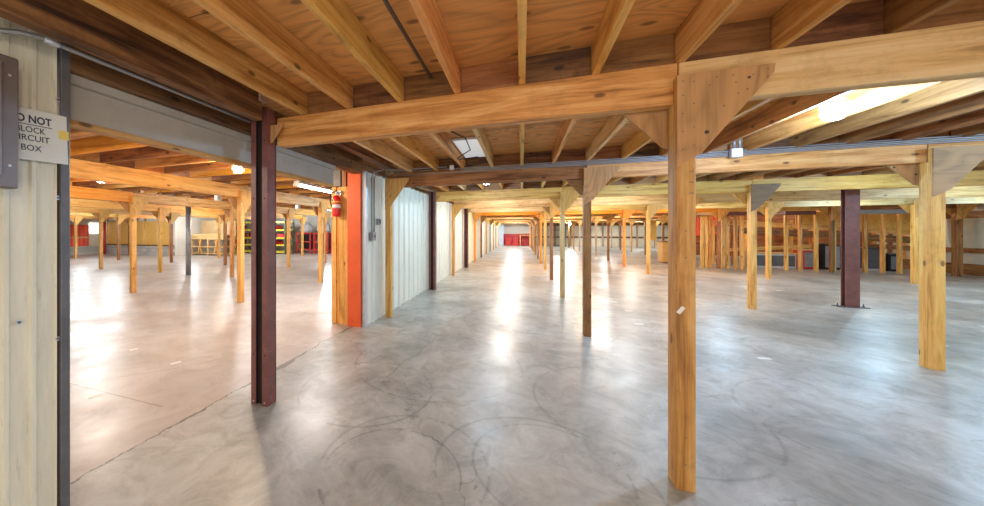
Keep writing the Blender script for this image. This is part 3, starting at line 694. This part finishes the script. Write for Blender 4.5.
for x, y, wm_, pw, col in restL:
    caged_light(x, y+0.1, LZD, bool(wm_), pw*1.4, 'left room caged light, %s span from the corridor wall, %s' % (ORD[max(1, 1+sum(x < q for q in LX[1:]))], row_of(y)), col=col)
def tube_fixture(x0, y0, x1, y1, z, power, label):
    L = math.hypot(x1-x0, y1-y0)
    t = empty('tube_light', ((x0+x1)/2,(y0+y1)/2,z), math.atan2(y1-y0, x1-x0), label, 'light')
    link('housing', B(-L/2,L/2,-0.06,0.06,0.0,0.05,bev=0.004), M['white'], t)
    for s in (-0.03, 0.03):
        link('tube', tube(bmesh.new(), [(-L/2+0.03,s,-0.02),(L/2-0.03,s,-0.02)], 0.016, 10), M['tubeglow'], t, smooth=True)
    for e in (-1, 1): link('end_cap', B(e*L/2-0.015,e*L/2+0.015,-0.06,0.06,-0.045,0.0), M['white'], t)
    l = bpy.data.lights.new('tube_glow', 'AREA'); l.shape = 'RECTANGLE'; l.size = L; l.size_y = 0.1; l.energy = power; l.color = (1,0.95,0.92)
    o = bpy.data.objects.new('tube_glow', l); C.objects.link(o); o.parent = t; o.location = (0,0,-0.05)
tube_fixture(-3.95,5.1,-4.0,6.5,2.33,40,'lit fluorescent tube fixture left of the orange red board')

# pale panels between joists above the corridor
def flat_fixture(x, y0, y1, label):
    t = empty('flat_ceiling_fixture', (x,y0,ZD-0.003), 0, label, 'light')
    link('frame', B(-0.18,0.18,0,y1-y0,-0.03,-0.005), M['white'], t)
    link('diffuser', B(-0.165,0.165,0.015,y1-y0-0.015,-0.036,-0.031), M['panel_light'], t)
flat_fixture(-0.64, 4.05, 5.05, 'pale flat light fixture between joists above the corridor, nearest one')
flat_fixture(-0.64, 8.15, 9.0, 'pale flat light fixture over the corridor behind the second beam')
o = link('loose_cable', tube(bmesh.new(), [(-0.80,3.55,2.575),(-0.62,3.85,2.53),(-0.60,4.1,2.45),(-0.80,4.35,2.42),(-0.85,4.6,2.45),(-0.74,4.75,2.49),(-0.58,4.65,2.48),(-0.52,4.9,2.44),(-0.8,5.02,2.43),(-1.0,5.03,2.43)], 0.007, 8), M['black'], smooth=True)
tag(o, 'loose black cable looping under the nearest pale flat fixture', 'cable')
def small_box(x, y, z, label):
    t = empty('caged_sensor', (x,y,z), 0, label, 'sensor')
    link('stem', tube(bmesh.new(), [(0,0,0.08),(0,0,LZD-z)], 0.006, 8), M['conduit'], t)
    link('housing', B(-0.06,0.06,-0.05,0.05,-0.04,0.08,bev=0.012), M['white'], t)
    link('lens', B(-0.035,0.035,-0.056,-0.0505,-0.02,0.05), M['galv'], t)
small_box(-6.05,5.25,2.13,'white square box hanging below the ceiling left of the nearest yellow left room post')
small_box(-6.3,8.2,2.15,'small white box hanging between the red column and the orange red board')

# ------------------------------------------------------------------ floor marks
for x, y, a, L, lab in ((-3.53,1.83,0.0,0.10,'nearest short white paint dash on the left floor'),(-3.59,2.58,0.0,0.10,'farther short white paint dash on the left floor'),(-4.48,2.70,0.0,0.08,'white paint dash on the left floor behind the other two')):
    o = link('paint_dash', B(-L/2,L/2,-0.022,0.022,0.0003,0.0012), M['floorpaint'], loc=(x,y,0), rot=(0,0,a+1.22)); tag(o, lab, 'floor mark')
for q, (x, y) in enumerate(((1.77,7.77),(1.83,6.99),(1.72,6.06),(2.6,4.9),(5.0,6.2),(6.6,7.6),(3.6,9.4),(5.9,10.6),(8.1,8.6))):
    o = link('paint_dash', B(-0.06,0.06,-0.03,0.03,0.0003,0.0012), M['floorpaint'], loc=(x,y,0), rot=(0,0,0.1)); tag(o, 'small white paint spot on the open floor right of the corridor', 'floor mark', 'white paint spots on the right floor')

# ------------------------------------------------------------------ stud wall and ramp, right background
o = link('steel_header', B(7.16,9.90,15.972,16.10,2.04,2.1755), M['steel_red']); tag(o, 'oxide red steel header over the left half of the stud wall', 'header')
o = link('steel_header', B(10.31,12.75,15.972,16.10,2.04,2.1755), M['blue']); tag(o, 'bluish steel header over the right half of the stud wall', 'header')
import_inv = lambda px, Y: (lambda k: Y*(k*math.cos(YAW)-math.sin(YAW))/(math.cos(YAW)+k*math.sin(YAW)))((px-405.6)/330.0)
studs = [702,706,709.5,723,727.5,735.5,741.5,786,800,816,833.5,865,882.5,899.5]
for q, px in enumerate(studs):
    x = import_inv(px, 16.2)
    o = link('wall_stud', B(-0.045,0.045,-0.045,0.045,0,2.03,bev=0.004), wm(('gold','gold','pine')[q%3]), loc=(x,16.2+0.0,0)); tag(o, 'yellow stud of the open stud wall, %s from its left end' % (ORD+['thirteenth','fourteenth'])[q+1], 'stud')
for q, px in enumerate((704,713,722,733,745,752,772,791,811,845,856,874,890,906)):
    x = import_inv(px, 18.0)
    o = link('wall_stud', B(-0.045,0.045,-0.045,0.045,0,1.9,bev=0.004), wm(('brown','gold','pine')[q%3]), loc=(x,18.0,0)); tag(o, 'stud of the rear row behind the stud wall, %s from its left end' % (ORD+['thirteenth','fourteenth'])[q+1], 'stud')
o = link('sole_plate', B(7.3,12.9,16.14,16.26,0.0,0.0), wm('pine','X')) if False else None
# ramp with osb side, falling to the right
t = empty('wooden_ramp', (7.2,16.75,0), 0, 'wooden ramp with strand board side falling to the right behind the stud wall', 'ramp')
link('side_panel', prism(bmesh.new(), [(2.6,1.72),(6.1,1.45),(6.1,2.16),(2.6,2.16)], 'y', 0.0, 0.02), M['osb_gold'], t)
link('stringer', prism(bmesh.new(), [(0.2,1.72),(6.1,1.28),(6.1,1.45),(0.2,1.92)], 'y', -0.045, -0.002), wm('gold','X'), t)
link('lower_stringer', prism(bmesh.new(), [(0.2,1.42),(6.1,0.98),(6.1,1.22),(0.2,1.66)], 'y', 0.05, 0.09), wm('brown','X'), t)
link('cross_rail', prism(bmesh.new(), [(0.2,0.60),(3.0,0.82),(3.0,0.95),(0.2,0.73)], 'y', -0.05, -0.01), wm('gold','X'), t)
link('cross_rail', prism(bmesh.new(), [(3.4,0.95),(6.1,0.75),(6.1,0.88),(3.4,1.08)], 'y', -0.05, -0.01), wm('brown','X'), t)
link('back_panel', B(0.1,6.1,1.9,1.95,0.35,2.16), wm('brown','X'), t)
# things stored under the ramp
for x, w_, h, mt, lab, cat, nmx in ((10.95,0.5,0.95,'darkvoid','black cabinet under the ramp behind the right studs','cabinet','storage_cabinet'),(11.9,0.9,0.9,'cloth','grey white wrapped bundle under the right end of the ramp','bundle','wrapped_bundle'),(9.3,1.3,0.55,'cloth','pale grey crate low under the middle of the ramp','crate','storage_crate'),(10.3,0.35,0.7,'red','small dark red case under the ramp','case','storage_case'),(12.6,0.35,0.6,'darkvoid','black box at the right end under the ramp','box','storage_box')):
    t = empty(nmx, (x,17.2,0), 0, lab, cat)
    link('body', B(-w_/2,w_/2,-0.25,0.25,0.0,h,bev=0.02), M[mt], t); link('lid', B(-w_/2-0.01,w_/2+0.01,-0.26,0.26,h+0.001,h+0.05,bev=0.01), M['tan' if mt != 'darkvoid' else 'jamb'], t)
    link('front_panel', B(-w_/2+0.05,w_/2-0.05,-0.262,-0.251,0.08,h-0.06,bev=0.004), M['jamb' if mt == 'cloth' else 'grey_steel'], t)
# red and pink things behind the left studs
for x, y, z0, z1, w_, mt, lab in ((7.3,17.6,1.25,2.05,0.45,'redlite','bright red hanging sheet behind the left end of the stud wall'),(8.1,18.4,1.3,2.1,0.5,'redlite','second bright red sheet hanging right of the first behind the studs')):
    t = empty('hanging_sheet', (x,y,z0), 0, lab, 'sheet')
    bm = bmesh.new(); n_ = 14
    pts = [(-w_/2+w_*q/n_, 0.02*math.sin(q*1.7)) for q in range(n_+1)]; pts += [(a, b_+0.01) for a, b_ in pts[::-1]]
    prism(bm, pts, 'z', 0, z1-z0); link('fabric', bm, M[mt], t); link('batten', B(-w_/2,w_/2,-0.03,0.04,z1-z0,z1-z0+0.04), wm('pine','X'), t)
t = empty('hanging_sign', (8.87,15.86,2.06), 0, 'tiny red and white sign hanging under the beam at the stud wall', 'sign')
link('plate', B(-0.13,0.13,-0.01,0.0,0,0.10), M['paper'], t); link('red_band', B(-0.11,0.11,-0.013,-0.0105,0.03,0.07), M['red'], t)
t = empty('wooden_crate', (6.28,18.1,0), 0, 'orange brown wooden crate standing on the floor left of the nearest post in the distance', 'crate')
link('body', B(-0.33,0.33,-0.3,0.3,0.06,0.95,bev=0.01), M['osb'], t)
for s in (-1,1): link('skid', B(s*0.25-0.05,s*0.25+0.05,-0.3,0.3,0,0.06), wm('brown','Y'), t)
link('lid', B(-0.36,0.36,-0.33,0.33,0.951,1.0), wm('brown','X'), t)
o = link('hanging_board', B(-0.40,0.40,0,0.03,0,1.50,bev=0.005), M['osb_gold'], loc=(9.0,29.249,0.75)); tag(o, 'orange strand board panel hung in the far right distance', 'board')
# cream panels and corridor-end objects
t = empty('timber_table', (0.30,34.3,0), 0, 'small wooden table frame in front of the red wall at the corridor end', 'table')
link('tabletop', B(-0.5,0.45,-0.3,0.3,1.0,1.06), wm('gold','X'), t)
for x in (-0.45,0.40):
    for y in (-0.25,0.25): link('leg', B(x-0.04,x+0.04,y-0.04,y+0.04,0,1.0), wm('gold'), t)
struct('door_1', B(-2.15,-1.70,33.4,33.45,0,2.15), M['blue'])
for x, w_ in ((-1.3,0.55),(-0.6,0.5)):
    o = link('red_cabinet', B(-w_/2,w_/2,0,0.3,0,0.8,bev=0.01), M['red'], loc=(x,34.4,0)); tag(o, 'red cabinet against the red wall at the corridor end, %s one' % ('left' if x < -1 else 'right'), 'cabinet')
# far dark shelves
for x in (1.6, 3.2):
    t = empty('storage_shelf', (x,33.8,0), 0, 'dark storage shelf by the far cream wall, %s of the two' % ('left' if x < 2 else 'right'), 'shelf')
    for a in (-0.6,0.6): link('upright', B(a-0.04,a+0.04,-0.3,0.3,0,2.1), M['jamb'], t)
    for z in (0.1,0.8,1.5,2.0): link('shelf_board', B(-0.6,0.6,-0.3,0.3,z,z+0.06), M['jamb'], t)

# ------------------------------------------------------------------ left background
t = None
for q in range(5):
    x0 = -25.15 + q*1.16
    t = empty('strand_board_panel', (x0,13.66,0.622), 0, 'golden strand board panel above the grey block wall, %s from the red pole' % ORD[q+1], 'panel')
    link('sheet', B(0.02,1.10,0,0.03,0,1.42), M['osb_gold'], t); link('batten', B(-0.05,0.015,-0.05,0.03,0,1.75), wm('pale'), t)
link('sill', B(-25.2,-19.2,13.55,13.72,0.562,0.62), wm('dark','X')); bpy.data.objects['sill'].name = 'trim_7'; bpy.data.objects['trim_7']['kind'] = 'structure'
o = link('red_pole', tube(bmesh.new(), [(0,0,0),(0,0,2.0)], 0.07, 12), M['red'], loc=(-25.1,13.45,0), smooth=True); tag(o, 'red steel pole in the far left corner of the left room', 'pole')
for q in range(3):
    t = empty('leaning_sheet', (-25.42,7.9+q*1.65,0.521), 0, 'bright red ribbed sheet on the block wall at far left, %s from the camera' % ORD[q+1], 'panel')
    bm = bmesh.new(); pts = []
    for s in range(17): pts.append((0.10*s, 0.02*(s%2)))
    prof = [(b_, a) for a, b_ in pts] + [(b_+0.02, a) for a, b_ in pts[::-1]]
    prism(bm, prof, 'z', 0, 1.9 if q < 2 else 1.3); link('sheet', bm, M['redlite'], t); link('rail', B(-0.03,0.05,0,1.6,1.0-0.25*q,1.08-0.25*q), wm('pale','Y'), t)
w1 = struct('window_1', B(-25.49,-25.44,12.86,13.40,1.32,1.95), M['winlight'])
# timber shelving
t = empty('timber_shelving', (-17.7,15.0,0), 0, 'pale timber shelving with slatted shelves and tan back board in the left room', 'shelving')
for x in (-1.35,0.0,1.35):
    link('upright', B(x-0.05,x+0.05,-0.35,-0.27,0,1.15), wm('pale'), t); link('upright', B(x-0.05,x+0.05,0.27,0.35,0,1.15), wm('pale'), t)
for z in (0.08,0.48,0.95):
    bm = bmesh.new()
    for y in (-0.36,-0.18,0.0,0.18): bx(bm,-1.4,1.4,y,y+0.13,z,z+0.05)
    link('slatted_shelf', bm, wm('pale','X'), t)
for x in (-0.7,0.6):
    for dx in (-0.12,0.12): link('brace', prism(bmesh.new(), [(x+dx-0.04,0.13),(x+dx+0.04,0.13),(x-dx+0.04,0.94),(x-dx-0.04,0.94)], 'y', -0.33+0.05*(dx>0), -0.30+0.05*(dx>0)), wm('gold'), t)
link('back_board', B(-1.4,1.4,0.36,0.39,1.0,2.1), M['tan'], t)
link('top_rail', B(-1.4,1.4,-0.36,-0.30,1.0,1.28), wm('pale','X'), t)
o = link('rolled_mat', tube(bmesh.new(), [(-1.35,0,0),(1.35,0,0)], 0.11, 16), M['brownroll'], loc=(-17.7,14.9,1.112), smooth=True); tag(o, 'long brown rolled mat lying on the pale timber shelving', 'mat')
# pallet racking
def rack(x, y, n, label):
    t = empty('pallet_rack', (x,y,0), 0, label, 'rack')
    for q in range(n+1):
        for yy in (-0.4,0.4): link('upright', B(q*1.5-0.04,q*1.5+0.04,yy-0.04,yy+0.04,0,2.3), M['upright'], t)
    for z in (0.12,0.55,1.0,1.5,2.0):
        for yy in (-0.45,0.41): link('beam', B(0.04,n*1.5-0.04,yy,yy+0.04,z-0.05,z+0.05), M['yellow'], t)
        link('shelf_board', B(0.04,n*1.5-0.04,-0.40,0.40,z-0.01,z+0.01), M['tan'], t)
rack(-18.5,17.4,3,'yellow beamed pallet rack holding red bins in the back of the left room')
for q in range(9):
    x = -17.75+1.5*(q%3)+0.36*(1 if q%2 else -1); z = (0.561,1.011,1.511)[q//3]
    t = empty('storage_bin', (x,17.4,z), 0, 'red storage bin on the yellow beamed pallet rack', 'bin', 'red bins on the pallet rack')
    link('body', prism(bmesh.new(), [(-0.26,0),(0.26,0),(0.32,0.26),(-0.32,0.26)], 'y', -0.3, 0.3), M['red'], t); link('rim', B(-0.34,0.34,-0.32,0.32,0.261,0.30), M['black'], t)
# red steel frames with bags
for q, x in enumerate((-13.3,-12.0,-10.7,-9.4)):
    t = empty('red_steel_frame', (x,18.2,0), 0, 'red tubular steel frame in the back of the left room, %s from the left' % ORD[q+1], 'frame')
    for a in (-0.5,0.5):
        for b_ in (-0.3,0.3): link('leg', tube(bmesh.new(), [(a,b_,0),(a,b_,1.35)], 0.05, 8), M['red'], t)
    for z in (0.25,0.75,1.3): 
        for b_ in (-0.3,0.3): link('rail', tube(bmesh.new(), [(-0.5,b_,z),(0.5,b_,z)], 0.04, 8), M['red'], t)
    link('mesh_panel', B(-0.48,0.48,0.1,0.12,0.3,1.25), M['darkvoid'], t)
    o = link('wrapped_bundle', lathe(bmesh.new(), [(0.30,0),(0.42,0.15),(0.40,0.4),(0.25,0.6),(0.08,0.66)], 10), M['cloth'], loc=(x,18.2,1.352)); tag(o, 'grey white plastic wrapped bundle on the red frame, %s from the left' % ORD[q+1], 'bundle')
